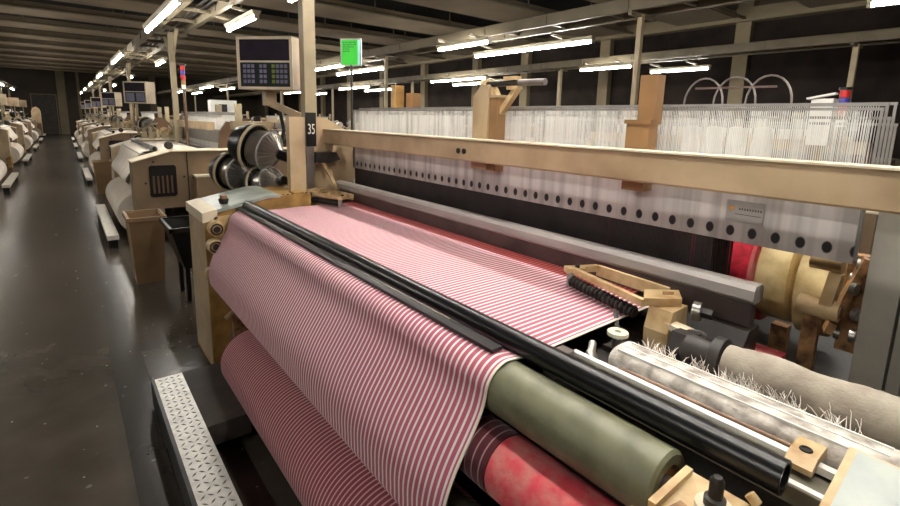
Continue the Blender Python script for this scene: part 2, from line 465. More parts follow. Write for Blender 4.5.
for i, y in enumerate((2.05, 7.37, 13.4, 19.4)):
    tray_post(9.0, y, ['beige post at the far right beside the white paper box', 'slim beige post right of the loom shaft, under the third tray', 'third post from the camera under the third tray',
        'farthest post under the third tray'][i], .07, False)
for i, y in enumerate((22.0, 28.0, 34.0, 39.0)):
    tray_post(-2.35, y, 'beige post over the left loom row, %s from the camera' % ['first', 'second', 'third', 'last'][i], .08, False)

def lamp_proto(double):
    L_ = 2.4 if double else 1.2
    t = thing('fluorescent_lamp', 'x', 'lamp', (0, 0, 2.6))
    MB().prism([(-.055, 2.66), (.055, 2.66), (.03, 2.615), (-.03, 2.615)], -L_ / 2, L_ / 2).build('lamp_housing', 'housing', t)
    for k in range(2 if double else 1):
        y0 = -L_ / 2 + k * 1.2 + .03
        MB().cyl((0, y0, 2.592), (0, y0 + 1.14, 2.592), .021, 10).build('lamp_tube', TUBE, t)
    MB().box(-.025, .025, -L_ / 2, -L_ / 2 + .03, 2.57, 2.62).build('end_cap', 'housing', t)
    MB().box(-.025, .025, L_ / 2 - .03, L_ / 2, 2.57, 2.62).build('end_cap', 'housing', t)
    return t
LP = {True: lamp_proto(True), False: lamp_proto(False)}
used = {True: False, False: False}
def lamp(x, yc, double, label, arm):
    p = LP[double]
    if not used[double]:
        used[double] = True; p.location = (x, yc, 2.6); o = p; o['label'] = label; o['group'] = 'lamps along the trays'
    else: o = dup(p, (x, yc, 2.6), label=label, group='lamps along the trays')
    L_ = 1.2 if double else .6
    for q in (-.6, .6): MB().beam((x, yc + q * L_, 2.675), (arm, yc + q * L_, 2.70), .03, .03).build('lamp_arm', 'tray', o)
ordn = ['nearest', 'second', 'third', 'fourth', 'fifth', 'sixth', 'seventh', 'eighth']
def seen(k): return ordn[k]
for k, y in enumerate((.6, 6.75, 12.5, 18.5, 24.5, 30.5, 36.5)):
    lamp(1.0, y, True, '%s fluorescent lamp in the line above the right edge of the aisle' % ordn[k].capitalize(), 1.2)
for k, y in enumerate((1.1, 3.6, 6.4, 12.6, 18.6, 24.6, 30.6)):  # second lamp is added, unseen, to brighten the cloth; nearest doubled for it
    lamp(1.8, y, k < 2, '%s fluorescent lamp on the inner side of the first cable tray' % ordn[k].capitalize(), 1.6)
for k, y in enumerate((5.75, 10.6, 16.2, 22.2, 28.2)):
    lamp(4.75, y, k != 0, '%s fluorescent lamp on the left side of the second cable tray' % ordn[k].capitalize(), 4.95)
for k, y in enumerate((0.06, 5.3, 10.7, 16.6, 22.6, 28.6)):
    lamp(5.65, y, True, '%s fluorescent lamp on the right side of the second cable tray' % ordn[k].capitalize(), 5.35)
for k, y in enumerate((4.95, 10.5, 16.5, 22.5)):
    lamp(8.5, y if k else 5.85, k != 0, '%s fluorescent lamp on the left side of the third cable tray' % ordn[k].capitalize(), 8.8)
for k, y in enumerate((4.95, 10.9, 16.6, 22.6)):
    lamp(9.65, y, k != 0, '%s fluorescent lamp on the right side of the third cable tray' % ordn[k].capitalize(), 9.2)
for k, y in enumerate((.3, 5.5, 11.5, 17.5, 23.5, 29.3, 35.3)):
    lamp(-2.0, y, True, '%s fluorescent lamp of the line over the left loom row' % ordn[k].capitalize(), -2.15)
for k, y in enumerate((23.5, 29.3, 35.3)):
    lamp(-2.75, y, False, '%s small fluorescent lamp behind the left lamp line' % ordn[k].capitalize(), -2.55)

# ------------------------------------------------------------------ feeders, monitors, towers (prototypes)
def make_feeder(name_label, loc, axis, s=1.0):
    t = thing('weft_feeder', name_label, 'yarn feeder', loc, 'yarn feeders beside the looms')
    p = Vector(loc); d = Vector(axis).normalized()
    MB().lathe(p - d * .16 * s, d, [(0, .05 * s), (.02 * s, .10 * s), (.10 * s, .135 * s), (.12 * s, .135 * s)], 28).build('motor_housing', 'black', t)
    MB().ring(p - d * .03 * s, d, .135 * s, .009 * s, 32, 8).build('rim', 'post', t)
    mb = MB().lathe(p - d * .02 * s, d, [(0, .105 * s), (.03 * s, .108 * s), (.085 * s, .10 * s)], 32)
    mb.build('drum', 'steel', t)
    mb = MB(); u = d.orthogonal().normalized(); w_ = d.cross(u)
    for i in range(24):
        a = 2 * PI * i / 24; e = u * math.cos(a) + w_ * math.sin(a)
        mb.cyl(p + d * .075 * s + e * .108 * s, p + d * .15 * s + e * .02 * s, .0022 * s, 4)
    mb.build('brush_cone', 'steel', t)
    MB().ring(p + d * .07 * s, d, .115 * s, .007 * s, 32, 8).build('front_ring', 'alu', t)
    MB().cyl(p + d * .13 * s, p + d * .19 * s, .03 * s, 14).build('nose', 'black', t)
    MB().beam(p - d * .14 * s + Vector((0, 0, -.10 * s)), p - d * .02 * s + Vector((0, 0, -.15 * s)), .04 * s, .03 * s).build('bracket_arm', 'black', t)
    return t

def make_monitor(loc, yaw, label, w=.42, h=.36, dp=.20, keys=False):
    t = thing('control_terminal', label, 'monitor', loc, 'loom control terminals')
    cx, cy, cz = loc; rz = Matrix.Rotation(yaw, 4, 'Z')
    def place(mb):      # local: front faces -Y
        mb.v = [tuple(Vector(loc) + (rz @ Vector(v))) for v in mb.v]; return mb
    place(MB().box(-w / 2, w / 2, 0, dp, -h / 2, h / 2)).build('casing', 'cream', t)
    fr = place(MB().box(-w / 2, w / 2, -.012, 0, h / 2 - .02, h / 2).box(-w / 2, w / 2, -.012, 0, -h / 2, -h / 2 + .02)
          .box(-w / 2, -w / 2 + .02, -.012, 0, -h / 2, h / 2).box(w / 2 - .02, w / 2, -.012, 0, -h / 2, h / 2)
          .box(-w / 2, w / 2, -.010, 0, .005, .018)).build('front_frame', 'cream_light', t)
    place(MB().box(-w / 2 + .02, w / 2 - .02, -.004, .001, .018, h / 2 - .02)).build('screen', 'screen', t)
    kp = place(MB().box(-w / 2 + .02, w / 2 - .02, -.004, .001, -h / 2 + .02, .005)).build('keypad', 'keypad', t)
    ks = MB(); gs = MB()
    for r in range(4):
        for c in range(11):
            if c in (3, 6): continue
            x = -w / 2 + .055 + c * (w - .11) / 10; z = -.02 - r * .036
            if keys: place(MB().box(x - .011, x + .011, -.008, -.004, z - .012, z + .012)).build('key', 'greenkey' if c == 7 else 'key', kp)
    if not keys:
        place(MB().box(-w / 2 + .04, -.02, -.008, -.004, -h / 2 + .035, -.012)).build('key_block', 'key', kp)
        place(MB().box(.02, w / 2 - .04, -.008, -.004, -h / 2 + .035, -.012)).build('key_block', 'key', kp)
    return t

def tower_light(loc, label, h=.30, post=.6):
    t = thing('signal_tower', label, 'signal light', loc, 'striped signal light towers')
    x, y, z = loc
    MB().cyl((x, y, z), (x, y, z + post), .018, 10).build('pole', 'archbrown', t)
    z += post; hh = h / 5
    for i, c in enumerate(('white', 'ochre', 'red', 'purple', 'red')):
        MB().cyl((x, y, z + i * hh), (x, y, z + (i + .92) * hh), .027, 14).build('lens', c, t)
    MB().cyl((x, y, z + h), (x, y, z + h + .015), .034, 14).build('cap', 'black', t)
    return t

# ------------------------------------------------------------------ prototype of the looms down the hall
def bg_loom():
    t = thing('weaving_loom', 'x', 'weaving loom', (0, 0, 0))
    # near end box with sloping nose
    prof = [(0, .42), (0, .955), (.38, 1.075), (2.2, 1.075), (2.2, .1), (.62, .1), (.62, .42)]
    side = MB().prism(prof, 0, .36).build('end_box', 'panel', t)
    MB().prism([(-.01, .955), (.38, 1.072), (2.21, 1.072), (2.21, 1.084), (.38, 1.084), (-.01, .967)], -.02, .37).build('top_cover', 'cream_light', t)
    fr = MB().box(.15, .42, -.012, -.001, .56, .92, bev=.02).build('side_window', 'black', t)
    mb = MB()
    for i in range(5): mb.box(.18 + i * .045, .20 + i * .045, -.016, -.012, .60, .80)
    mb.build('parts_behind_window', 'archbrown', fr)
    MB().box(.535, .545, -.006, -.001, .42, 1.07).build('panel_seam', 'black', t)
    MB().box(.85, 1.02, -.006, -.001, .90, .95).build('name_plate', 'label', t)
    mb = MB()
    for x, z in ((.11, .72), (.5, .78), (.6, .76), (.2, .96), (1.2, .95)): mb.cyl((x, -.006, z), (x, .0, z), .012, 8)
    mb.build('screw_head', 'dark', t)
    b2 = MB().box(.60, .88, -.16, -.001, .10, .78).build('switch_box', 'panel', t)
    MB().box(.59, .89, -.17, -.001, .78, .80).build('box_lid', 'cream_light', b2)
    MB().prism([(0.0, 0), (.08, 0), (.12, .42), (.0, .42)], .02, .34).build('front_leg', 'panel', t)
    # far end
    MB().prism([(0, .3), (0, .955), (.38, 1.075), (1.2, 1.075), (1.2, .1), (.4, .1)], 2.72, 3.12).build('end_box', 'cream', t)
    MB().prism([(-.01, .955), (.38, 1.078), (1.21, 1.078), (1.21, 1.098), (.38, 1.098), (-.01, .975)], 2.70, 3.14).build('top_cover', 'cream_light', t)
    MB().prism([(0.0, 0), (.08, 0), (.12, .3), (.0, .3)], 2.75, 3.1).build('front_leg', 'ochre', t)
    # bed, rollers, beams
    MB().box(.42, 1.9, .36, 2.72, .12, .82).build('bed', 'dark', t)
    MB().cyl((.27, .36, 1.085), (.27, 2.75, 1.085), .026, 12).build('breast_bar', 'blackgloss', t)
    MB().cyl((.16, .36, .975), (.16, 2.72, .975), .055, 16).build('take_up_roller', 'greenroll', t)
    MB().box(.85, .95, .4, 2.75, .97, 1.08).build('reed_beam', 'alu_dark', t)
    MB().box(.84, .93, .30, 2.9, 1.31, 1.41).build('top_beam', 'cream', t)
    hf = MB().box(1.0, 1.02, .42, 2.7, 1.14, 1.31)
    for q in (1.04, 1.12, 1.20): hf.box(q, q + .012, .42, 2.7, 1.50, 1.54)
    hf.build('heald_frame', 'alu', t)
    mb = MB()
    for i in range(110):
        y = .44 + i * .0205
        mb.box(1.06, 1.062, y, y + .009, 1.0, 1.5)
    mb.build('heald_wires', 'wire', t)
    for y in (.32, 2.74):
        MB().prism([(.95, .9), (1.0, 1.30), (1.08, 1.42), (1.22, 1.40), (1.5, 1.14), (1.6, .9)], y, y + .07).build('arch_casting', 'archbrown', t)
    for y in (.9, 2.0):
        MB().box(1.35, 1.43, y, y + .08, .9, 1.66).build('rear_upright', 'post', t)
    MB().cyl((1.4, .4, 1.0), (1.4, 2.7, 1.0), .2, 20).build('warp_beam', 'creamyarn', t)
    # clutter of small levers on top of the far end box
    rnd = random.Random(3)
    mb = MB()
    for i in range(14):
        x = .4 + rnd.random() * .7; y = 2.75 + rnd.random() * .35; h = .05 + rnd.random() * .16
        mb.box(x, x + .03 + rnd.random() * .05, y, y + .04, 1.098, 1.098 + h)
        mb.cyl((x, y, 1.1 + h), (x + rnd.uniform(-.15, .15), y + rnd.uniform(-.15, .15), 1.12 + h + rnd.random() * .1), .012, 6)
    mb.build('lever_group', 'post', t)
    MB().lathe((.40, .22, 1.13), (0, 1, 0), [(0, .03), (.01, .045), (.06, .045), (.07, .03)], 14).build('hand_wheel', 'dark', t)
    MB().box(.38, .42, .24, .27, 1.08, 1.16).build('wheel_stand', 'castcream', t)
    MB().lathe((.75, 2.84, 1.20), (0, 1, 0), [(0, .05), (.02, .085), (.06, .085), (.08, .05)], 18).build('hand_wheel', 'castcream', t)
    return t

def bg_cloth(profile_mat, label):
    t = thing('woven_cloth', label, 'cloth', (0, 0, 0), 'white cloths on the looms')
    prof = [(.80, 1.06), (.33, 1.055), (.24, 1.05), (.16, 1.04), (.11, 1.0), (.09, .95), (.05, .86), (.01, .79), (-.03, .73), (-.04, .69), (-.015, .66), (.03, .645), (.1, .64), (.2, .56)]
    MB().sheet(prof, .50, 2.62, .003).build('front_drape', profile_mat, t)
    MB().lathe((.10, .55, .29), (0, 1, 0), [(0, .05), (0, .25), (2.0, .25), (2.0, .05)], 40).build('cloth_roll', profile_mat, t)
    return t

LOOM = bg_loom(); CLOTH = bg_cloth('whitecloth', 'x')
FE = make_feeder('x', (.55, 3.32, 1.30), (.5, -.85, -.1), 1.0)
FE2 = make_feeder('x', (.42, 3.30, 1.02), (.5, -.85, -.1), .85)
MO = make_monitor((.44, 3.5, 1.84), -.8, 'x')
MB().box(.43, .47, 3.55, 3.59, 1.0, 1.66).build('stand_pole', 'post', MO)
TW = tower_light((.72, .9, 1.1), 'x', .30, .72)
PL = thing('step_platform', 'x', 'platform', (0, 0, 0), 'step platforms in front of the looms')
MB().box(-.29, -.18, .05, 2.4, .10, .15).build('tread', 'paleplate', PL)
MB().box(-.28, -.19, .1, .2, 0, .10).build('foot', 'black', PL)
MB().box(-.28, -.19, 2.25, 2.35, 0, .10).build('foot', 'black', PL)
protos = [LOOM, CLOTH, FE, FE2, MO, TW, PL]
first = [True]
def place_loom(x, y, rz, row, k, full=True):
    pos = ordn[k] + ' from the camera'
    c, s_ = math.cos(rz), math.sin(rz)
    labs = ['Beige loom with sloping end box, %s loom, %s' % (ordn[k], row),
            'White cloth draped on the %s loom, %s' % (ordn[k], row),
            'Upper round yarn feeder of the %s loom, %s' % (ordn[k], row),
            'Lower round yarn feeder of the %s loom, %s' % (ordn[k], row),
            'Cream control terminal by the %s loom, %s' % (ordn[k], row),
            'Striped signal tower on the %s loom, %s' % (ordn[k], row),
            'Pale steel step before the %s loom, %s' % (ordn[k], row)]
    grp = ['looms down the hall', 'white cloths on the looms', 'yarn feeders beside the looms', 'yarn feeders beside the looms', 'loom control terminals', 'striped signal light towers', 'step platforms in front of the looms']
    for i, p in enumerate(protos):
        if not full and i in (3, 4, 5, 6): continue
        lx, ly, lz = BASE[i]
        loc = (x + lx * c - ly * s_, y + lx * s_ + ly * c, lz)
        if first[0]:
            p.location = loc; p.rotation_euler = (0, 0, rz); p['label'] = labs[i]; p['group'] = grp[i]
        else: dup(p, loc, rz, label=labs[i], group=grp[i])
    first[0] = False
BASE = [tuple(p.location) for p in protos]
for k in range(5): place_loom(.556, 6.34 + 6 * k, 0, 'right aisle row behind the pink one', k)
for k in range(5): place_loom(-1.16, 14.2 + 6 * k + .0, PI, 'row left of the aisle', k)
for k in range(6): place_loom(4.2, .7 + 6 * k, 0, 'second row right of the aisle', k, False)
for k in range(5): place_loom(8.0, 1.6 + 6 * k, 0, 'row by the dark windows', k, False)

# ------------------------------------------------------------------ THE NEAR LOOM
W = thing('weaving_loom', 'big cream weaving loom in the foreground weaving the pink striped cloth', 'weaving loom', (1.3, 1.6, 0))
# bed and inner frame
MB().box(.90, 1.36, .12, 2.95, .15, .80).box(1.36, 2.4, .0, 3.0, .15, .78).build('bed', 'dark', W)
# far side frame (the cream end with the rollers)
sf = MB().prism([(.575, 0), (.66, 0), (.70, .35), (1.2, .35), (1.2, 1.02), (.93, 1.02), (.575, .945)], 2.935, 3.37).build('side_frame', 'ochre', W)
MB().box(.572, .5745, 2.94, 3.365, .02, .90).build('front_cover', 'cream', sf)
MB().prism([(.565, .935), (.93, 1.012), (1.0, 1.012), (1.0, 1.03), (.93, 1.03), (.565, .955)], 2.925, 3.385).build('cover_panel', 'glassy', sf)
MB().prism([(.562, .9), (.64, .915), (.64, .972), (.562, .956)], 2.92, 3.39).build('cover_nose', 'cream_light', sf)
kn = MB().lathe((.70, 3.02, .985), (0, 0, 1), [(0, .022), (.02, .028), (.03, .028), (.035, .018)], 16).build('knob', 'dark', W)
MB().box(.685, .715, 3.0, 3.04, 1.018, 1.035).build('knob_handle', 'castbrown', kn)
MB().box(.62, .88, 2.92, 2.934, .70, .93).build('bearing_plate', 'castcream', W)
for x, z in ((.64, .87), (.63, .77)):
    x -= .02; b = MB().cyl((x, 2.93, z), (x, 2.86, z), .04, 18).build('roller_bearing', 'castcream', W)
    MB().cyl((x, 2.86, z), (x, 2.85, z), .018, 14).ring((x, 2.857, z), (0, 1, 0), .029, .005, 20, 6).build('bearing_cap', 'dark', b)
MB().cyl((.60, 2.95, .60), (.60, 2.91, .60), .045, 16).build('guide_end', 'castcream', W)
lv = MB().box(.69, .72, 2.90, 2.92, .12, .55).box(.72, 1.15, 2.90, 2.93, .12, .50).build('lower_panel', 'castbrown', W)
MB().beam((.64, 2.88, .33), (.76, 2.88, .42), .02, .02).build('lever', 'cream', lv)
# long parts across the loom
MB().pipe((.823, .188, .971), (.806, 2.94, .978), .028, .022, 32).build('breast_tube', 'blackgloss', W)
ds = MB().box(.742, .777, .76, 2.925, .9625, .972).build('spreader_bar', 'black', W)
MB().box(.766, .773, .95, 2.925, .9722, .9755).build('chrome_strip', 'chrome', ds)
gr = MB().lathe((.755, .33, .892), (0, 1, 0), [(0, .040), (0, .058), (.006, .064), (2.58, .064), (2.58, .04)], 40, caps=False).build('take_up_roller', 'greenroll', W)
MB().lathe((.755, .34, .892), (0, 1, 0), [(0, .012), (0, .056), (.01, .056), (.01, .012)], 32, caps=False).build('roller_end_disc', 'castbrown', gr)
MB().cyl((.755, .20, .892), (.755, .35, .892), .018, 14).build('roller_shaft', 'steel', gr)
mb = MB()
for i in range(6):
    a = i * PI / 3; mb.cyl((.755 + .035 * math.cos(a), .332, .892 + .035 * math.sin(a)), (.755 + .035 * math.cos(a), .342, .892 + .035 * math.sin(a)), .004, 6)
mb.build('disc_bolts', 'chrome', gr)
pr = MB().lathe((.700, .28, .755), (0, 1, 0), [(0, .03), (0, .068), (.37, .070), (.375, .066)], 36).build('press_roller', 'lintred', W)
MB().lathe((.700, .655, .755), (0, 1, 0), [(0, .05), (0, .071), (2.25, .071), (2.25, .05)], 36).build('wrapped_cloth', 'pinkshade', pr)
MB().cyl((.634, .40, .575), (.634, 2.92, .575), .060, 28).build('guide_roller', 'greenroll', W)
# rails between the breast tube and the sley
MB().box(.865, .925, .10, .70, .905, .935).build('grey_rail', 'greyrail', W)
MB().box(.930, .946, .05, .672, .938, .951).build('white_rail', 'white', W)
MB().box(.868, .880, .02, .66, .9352, .9385).build('rail_edge', 'white', W)
MB().cyl((.964, .19, .946), (.960, .56, .946), .0040, 10).build('thin_rod', 'copper', W)
MB().box(.95, 1.10, .05, .70, .86, .90).build('rail_bed', 'dark', W)
MB().box(.86, .93, .665, .70, .90, .955).build('rail_end', 'steel', W)
# block with a hole at the rail end
bk = MB().prism([(.900, .944), (.900, .954), (.925, .966), (.975, .966), (.985, .944)], .172, .212).build('rail_block', 'castcream', W)
MB().ring((.937, .192, .967), (0, 0, 1), .008, .0022, 18, 6).cyl((.937, .192, .960), (.937, .192, .9665), .007, 14).build('block_screw', 'dark', bk)
# near end: bearing bracket with stud
br = MB().prism([(.60, .76), (.595, .915), (.63, .940), (.69, .946), (.752, .948), (.764, .935), (.764, .76)], .165, .304).build('bearing_bracket', 'castcream', W)
MB().cyl((.590, .312, .925), (.590, .20, .925), .030, 20).build('bracket_boss', 'castcream', br)
MB().slab([(.625, .285), (.675, .275), (.665, .235), (.63, .245)], .9435, .9490).build('bracket_recess', 'castbrown', br)
MB().beam((.63, .296, .950), (.745, .296, .953), .012, .010).build('bracket_rib', 'castcream', br)
st_ = MB().lathe((.70, .238, .948), (0, 0, 1), [(0, .015), (.018, .015), (.020, .010), (.046, .010), (.052, .006)], 20).build('stud', 'dark', br)
MB().lathe((.70, .238, .948), (0, 0, 1), [(0, .026), (.006, .026), (.006, .014)], 24).build('washer', 'cream_light', br)
MB().cyl((.755, .20, .952), (.755, .212, .962), .008, 10).build('small_screw', 'castcream', br)
# near end cover (pale sheet in a cream rim)
nb = MB().prism([(.58, .1), (.58, .945), (.88, 1.018), (.90, 1.018), (.90, .1)], -.45, .115).build('near_end_box', 'cream', W)
MB().prism([(.57, .948), (.88, 1.021), (.88, 1.035), (.57, .962)], -.46, .13).build('cover_rim', 'castcream', nb)
MB().prism([(.583, .966), (.870, 1.0335), (.870, 1.0385), (.583, .971)], -.44, .119).build('cover_sheet', 'glassy', nb)
# lint bar with tufts
mb = MB(); rnd = random.Random(5); N_ = 150; K = 22; vs = []; fs = []
row = [0.0] * K
for i in range(N_ + 1):
    y = .06 + .555 * i / N_; cx = 1.036
    row = [.75 * v + rnd.uniform(-.035, .045) for v in row]
    for j in range(K):
        a = 2 * PI * j / K; ca, sa = math.cos(a), math.sin(a)
        sx = math.copysign(abs(ca) ** .7, ca); sz = math.copysign(abs(sa) ** .7, sa)
        e = 1 + (row[j] + row[j - 1]) * .5
        q_ = min(1, (N_ - i) / 6 + .55)
        vs.append((cx + .052 * sx * e * q_, y, .934 + .033 * sz * e * q_))
for i in range(N_):
    for j in range(K):
        a, b = i * K + j, i * K + (j + 1) % K
        fs.append((a, b, b + K, a + K))
fs += [tuple(range(K)), tuple(range(N_ * K + K - 1, N_ * K - 1, -1))]
lb = mb.add(vs, fs, True).build('lint_bar', 'lint', W)
mb = MB()
tufts = [.18, .25, .27, .33, .36, .37, .43, .50, .54]
for i in range(230):
    y = tufts[i % 9] + rnd.gauss(0, .012); x = 1.07 + rnd.uniform(-.012, .018); z = .957
    p = Vector((x, y, z)); d_ = Vector((rnd.uniform(.2, 1), rnd.uniform(-.2, 1.0), rnd.uniform(.2, 1))).normalized()
    q = p + d_ * rnd.uniform(.012, .03); q2 = q + (d_ + Vector((.4, .2, -.6))).normalized() * rnd.uniform(.008, .02)
    mb.cyl(p, q, .0011, 4, .0008); mb.cyl(q, q2, .0008, 4, .0003)
mb.build('lint_tufts', 'lint', lb)
mb = MB()
for i in range(3): mb.beam((1.0 + i * .03, .10, .9675), (1.0 + i * .03, .59, .9675), .004, .004)
mb.build('bar_ridges', 'white', lb)
# thread cutter washer by the cloth edge
ct = MB().pipe((1.100, .655, .953), (1.100, .655, .963), .027, .009, 24).build('cutter_disc', 'whitewash', W)
MB().cyl((1.100, .655, .90), (1.100, .655, .9535), .012, 12).build('disc_post', 'steel', ct)
MB().box(1.09, 1.17, .60, .69, .90, .915).beam((1.17, .70, .93), (1.22, .74, .965), .012, .008).build('cutter_arm', 'dark', W)
MB().cyl((.985, .655, .93), (1.02, .675, .945), .010, 10).cyl((.96, .63, .93), (.985, .655, .935), .014, 10).build('cutter_screw', 'steel', W)
# the linty roller behind and its holder
mb = MB(); vs = []; fs = []; N_ = 40; K = 20
for i in range(N_ + 1):
    f_ = i / N_; y = .0 + .40 * f_; cx = 1.16 - .02 * f_
    for j in range(K):
        a = 2 * PI * j / K; r = .045 * (1 + .07 * math.sin(5 * f_ * 3 + a * 2) + rnd.uniform(-.02, .02))
        vs.append((cx + r * math.cos(a), y, .972 + r * math.sin(a)))
for i in range(N_):
    for j in range(K):
        a, b = i * K + j, i * K + (j + 1) % K; fs.append((a, b, b + K, a + K))
fs += [tuple(range(K)), tuple(range(N_ * K + K - 1, N_ * K - 1, -1))]
lr = mb.add(vs, fs, True).build('lint_roller', 'lintgrey', W)
MB().lathe((1.14, .40, .972), (-.05, 1, 0), [(0, .04), (.008, .052), (.03, .052), (.036, .034), (.09, .038), (.10, .02)], 20).build('roller_collar', 'dark', lr)
gp = MB().prism([(1.15, .90), (1.14, .95), (1.165, .99), (1.21, .985), (1.23, .93), (1.21, .90)], .495, .545)
gp.build('gripper_head', 'dark', W)
MB().tube([(1.12, .49, .93), (1.10, .455, .90), (1.09, .44, .86)], .009, 8).build('air_hose', 'bluecable', W)
wc = MB().beam((1.235, .60, .975), (1.215, .50, .975), .036, .016).build('clamp_plate', 'cream_light', W)
MB().cyl((1.212, .505, .985), (1.212, .505, .965), .024, 20).build('clamp_ring', 'chrome', wc)
MB().cyl((1.212, .505, .987), (1.212, .505, .984), .014, 18).build('clamp_bore', 'black', wc)
# temples holding the cloth edge
def temple(y0, sgn, nm='temple'):
    def P(x, y, z): return (x + .022, y0 + sgn * (y - .008), z)
    t = MB()
    t.beam(P(1.275, .34, 1.018), P(1.19, .03, 1.018), .016, .020)
    t.beam(P(1.275, .34, 1.018), P(1.365, .30, 1.018), .020, .020)
    t.beam(P(1.365, .30, 1.010), P(1.345, .04, 1.010), .014, .036)
    t.beam(P(1.255, .35, 1.018), P(1.31, .315, 1.018), .034, .018)
    t = t.build('temple_frame', 'castcream', W)
    y1, y2 = sorted((y0 - sgn * .055, y0 + sgn * .012))
    pb = MB().prism([(1.215, .80), (1.205, .955), (1.225, 1.012), (1.305, 1.014), (1.31, .93), (1.39, .86), (1.39, .80)], y1, y2).build('temple_block', 'castcream', t)
    MB().slab([P(1.180, .025, 0)[:2], P(1.25, .065, 0)[:2], P(1.325, .002, 0)[:2], P(1.262, -.04, 0)[:2]], 1.014, 1.036).build('block_plate', 'castcream', pb)
    MB().slab([P(1.25, .010, 0)[:2], P(1.275, .024, 0)[:2], P(1.295, .0, 0)[:2], P(1.272, -.010, 0)[:2]], 1.0362, 1.0372).build('block_slot', 'castbrown', pb)
    rl = MB()
    rl.cyl(P(1.262, .33, .984), P(1.205, .06, .975), .013, 14)
    a = Vector(P(1.262, .33, .984)); b = Vector(P(1.205, .06, .975)); d_ = (b - a).normalized()
    for i in range(16): rl.ring(a + (b - a) * ((i + .5) / 16), d_, .015, .004, 18, 6)
    rl.build('temple_roller', 'dark', t)
    MB().cyl(P(1.265, .335, .965), P(1.265, .335, 1.012), .013, 14).build('temple_stud', 'alu', t)
    MB().cyl(P(1.285, .325, 1.026), P(1.285, .325, 1.036), .008, 10).build('temple_screw', 'dark', t)
    bt = MB().cyl(P(1.30, -.055, 1.0), P(1.305, -.075, 1.0), .026, 20).build('clamp_washer', 'steel', t)
    MB().cyl(P(1.303, -.070, 1.0), P(1.308, -.105, 1.0), .015, 6).build('clamp_bolt', 'dark', bt)
    for z in (.965, .94): MB().cyl(P(1.25, -.0552, z), P(1.25, -.0575, z), .005, 8).build('screw_hole', 'black', pb)
    MB().box(1.19, 1.34, min(y1, y2) - .03, max(y1, y2) + .02, .80, .85).build('temple_foot', 'castcream', t)
    return t
temple(.63, 1)
temple(3.02, -1)
# sley with reed
MB().box(1.432, 1.50, .46, 3.08, 1.022, 1.074, bev=.012).build('reed_cap', 'capgrey', W)
rd = MB().box(1.455, 1.49, .47, 3.05, .95, 1.036).build('reed', 'sleydark', W)
MB().prism([(1.40, .84), (1.40, .90), (1.435, .945), (1.50, .95), (1.50, .84)], .46, 3.05).build('sley_beam', 'dark', W)
MB().box(1.429, 1.434, .46, 3.08, 1.030, 1.036).build('cap_edge', 'steel', W)
# cream cross beam over the front of the harness
tb = MB().box(1.385, 1.46, -.30, 3.28, 1.325, 1.418, bev=.006).build('top_beam', 'cream', W)
MB().box(1.380, 1.465, -.30, 3.28, 1.4185, 1.424).build('lit_beam_top', 'cream_light', tb)  # lighter cream: overhead light on the beam's top, put into the colour
mb = MB()
for y in (1.685, 1.645): mb.cyl((1.3848, y, 1.368), (1.380, y, 1.368), .0125, 14)
mb.build('beam_hole', 'black', tb)
# heald frames: perforated lower rails, pale wires, thin upper rails
for k in range(5):
    x = 1.545 + k * .045
    dz = (0.0, .012, -.02, .018, -.035)[k]
    h = MB().box(x, x + .010, .29 if k < 2 else .60, 3.02, 1.165, 1.315).build('heald_frame', 'holerail' if k == 0 else 'alu', W)
    MB().box(x, x + .010, .28, 3.02, 1.550 + dz, 1.557 + dz).box(x, x + .004, .28, .286, 1.30, 1.55 + dz).box(x, x + .010, 3.0, 3.02, 1.165, 1.55 + dz).build('upper_rail', 'alu', h)
    mb = MB(); y = .31 + k * .0017; st = .0052
    while y < 3.0:
        mb.add([(x + .003, y, 1.30), (x + .003, y + .0011, 1.30), (x + .003, y + .0011, 1.548 + dz), (x + .003, y, 1.548 + dz),
                (x + .0038, y, 1.30), (x + .0038, y + .0011, 1.30), (x + .0038, y + .0011, 1.548 + dz), (x + .0038, y, 1.548 + dz)],
               [(0, 1, 2, 3), (7, 6, 5, 4), (0, 4, 5, 1), (2, 6, 7, 3), (1, 5, 6, 2), (3, 7, 4, 0)])
        y += st * rnd.uniform(.85, 1.15)
    if k < 4: tag(mb.build('upper_healds', 'wire', h), kind='stuff')
    mb = MB(); y = .63 + k * .002
    while y < 3.0:
        mb.box(x + .003, x + .006, y, y + .0065, .98, 1.165); y += .009
    tag(mb.build('lower_healds', 'wiredark', h), kind='stuff')
lbp = MB().box(1.5415, 1.5445, .50, .60, 1.225, 1.29).build('notice_sheet', 'alu', W)
mb = MB().cyl((1.5412, .585, 1.265), (1.5414, .585, 1.265), .007, 10)
mb.k = 1
for i in range(9): mb.box(1.5411, 1.5415, .565 - i * .007 - .004, .565 - i * .007, 1.262, 1.268)
mb.box(1.5411, 1.5415, .505, .575, 1.248, 1.250)
mb.build('notice_print', ['label', 'sleydark'], lbp)
# silver end post and blue tag
sp = MB().box(1.585, 1.65, .195, .262, .15, 1.32).box(1.60, 1.66, .165, .19, .15, 1.32).build('end_post', 'postgrey', W)
MB().box(1.560, 1.584, .155, .175, 1.17, 1.215).build('blue_tag', 'blue', sp)
MB().box(1.66, 1.72, .09, .16, .15, 1.32).build('rear_post', 'castbrown', W)
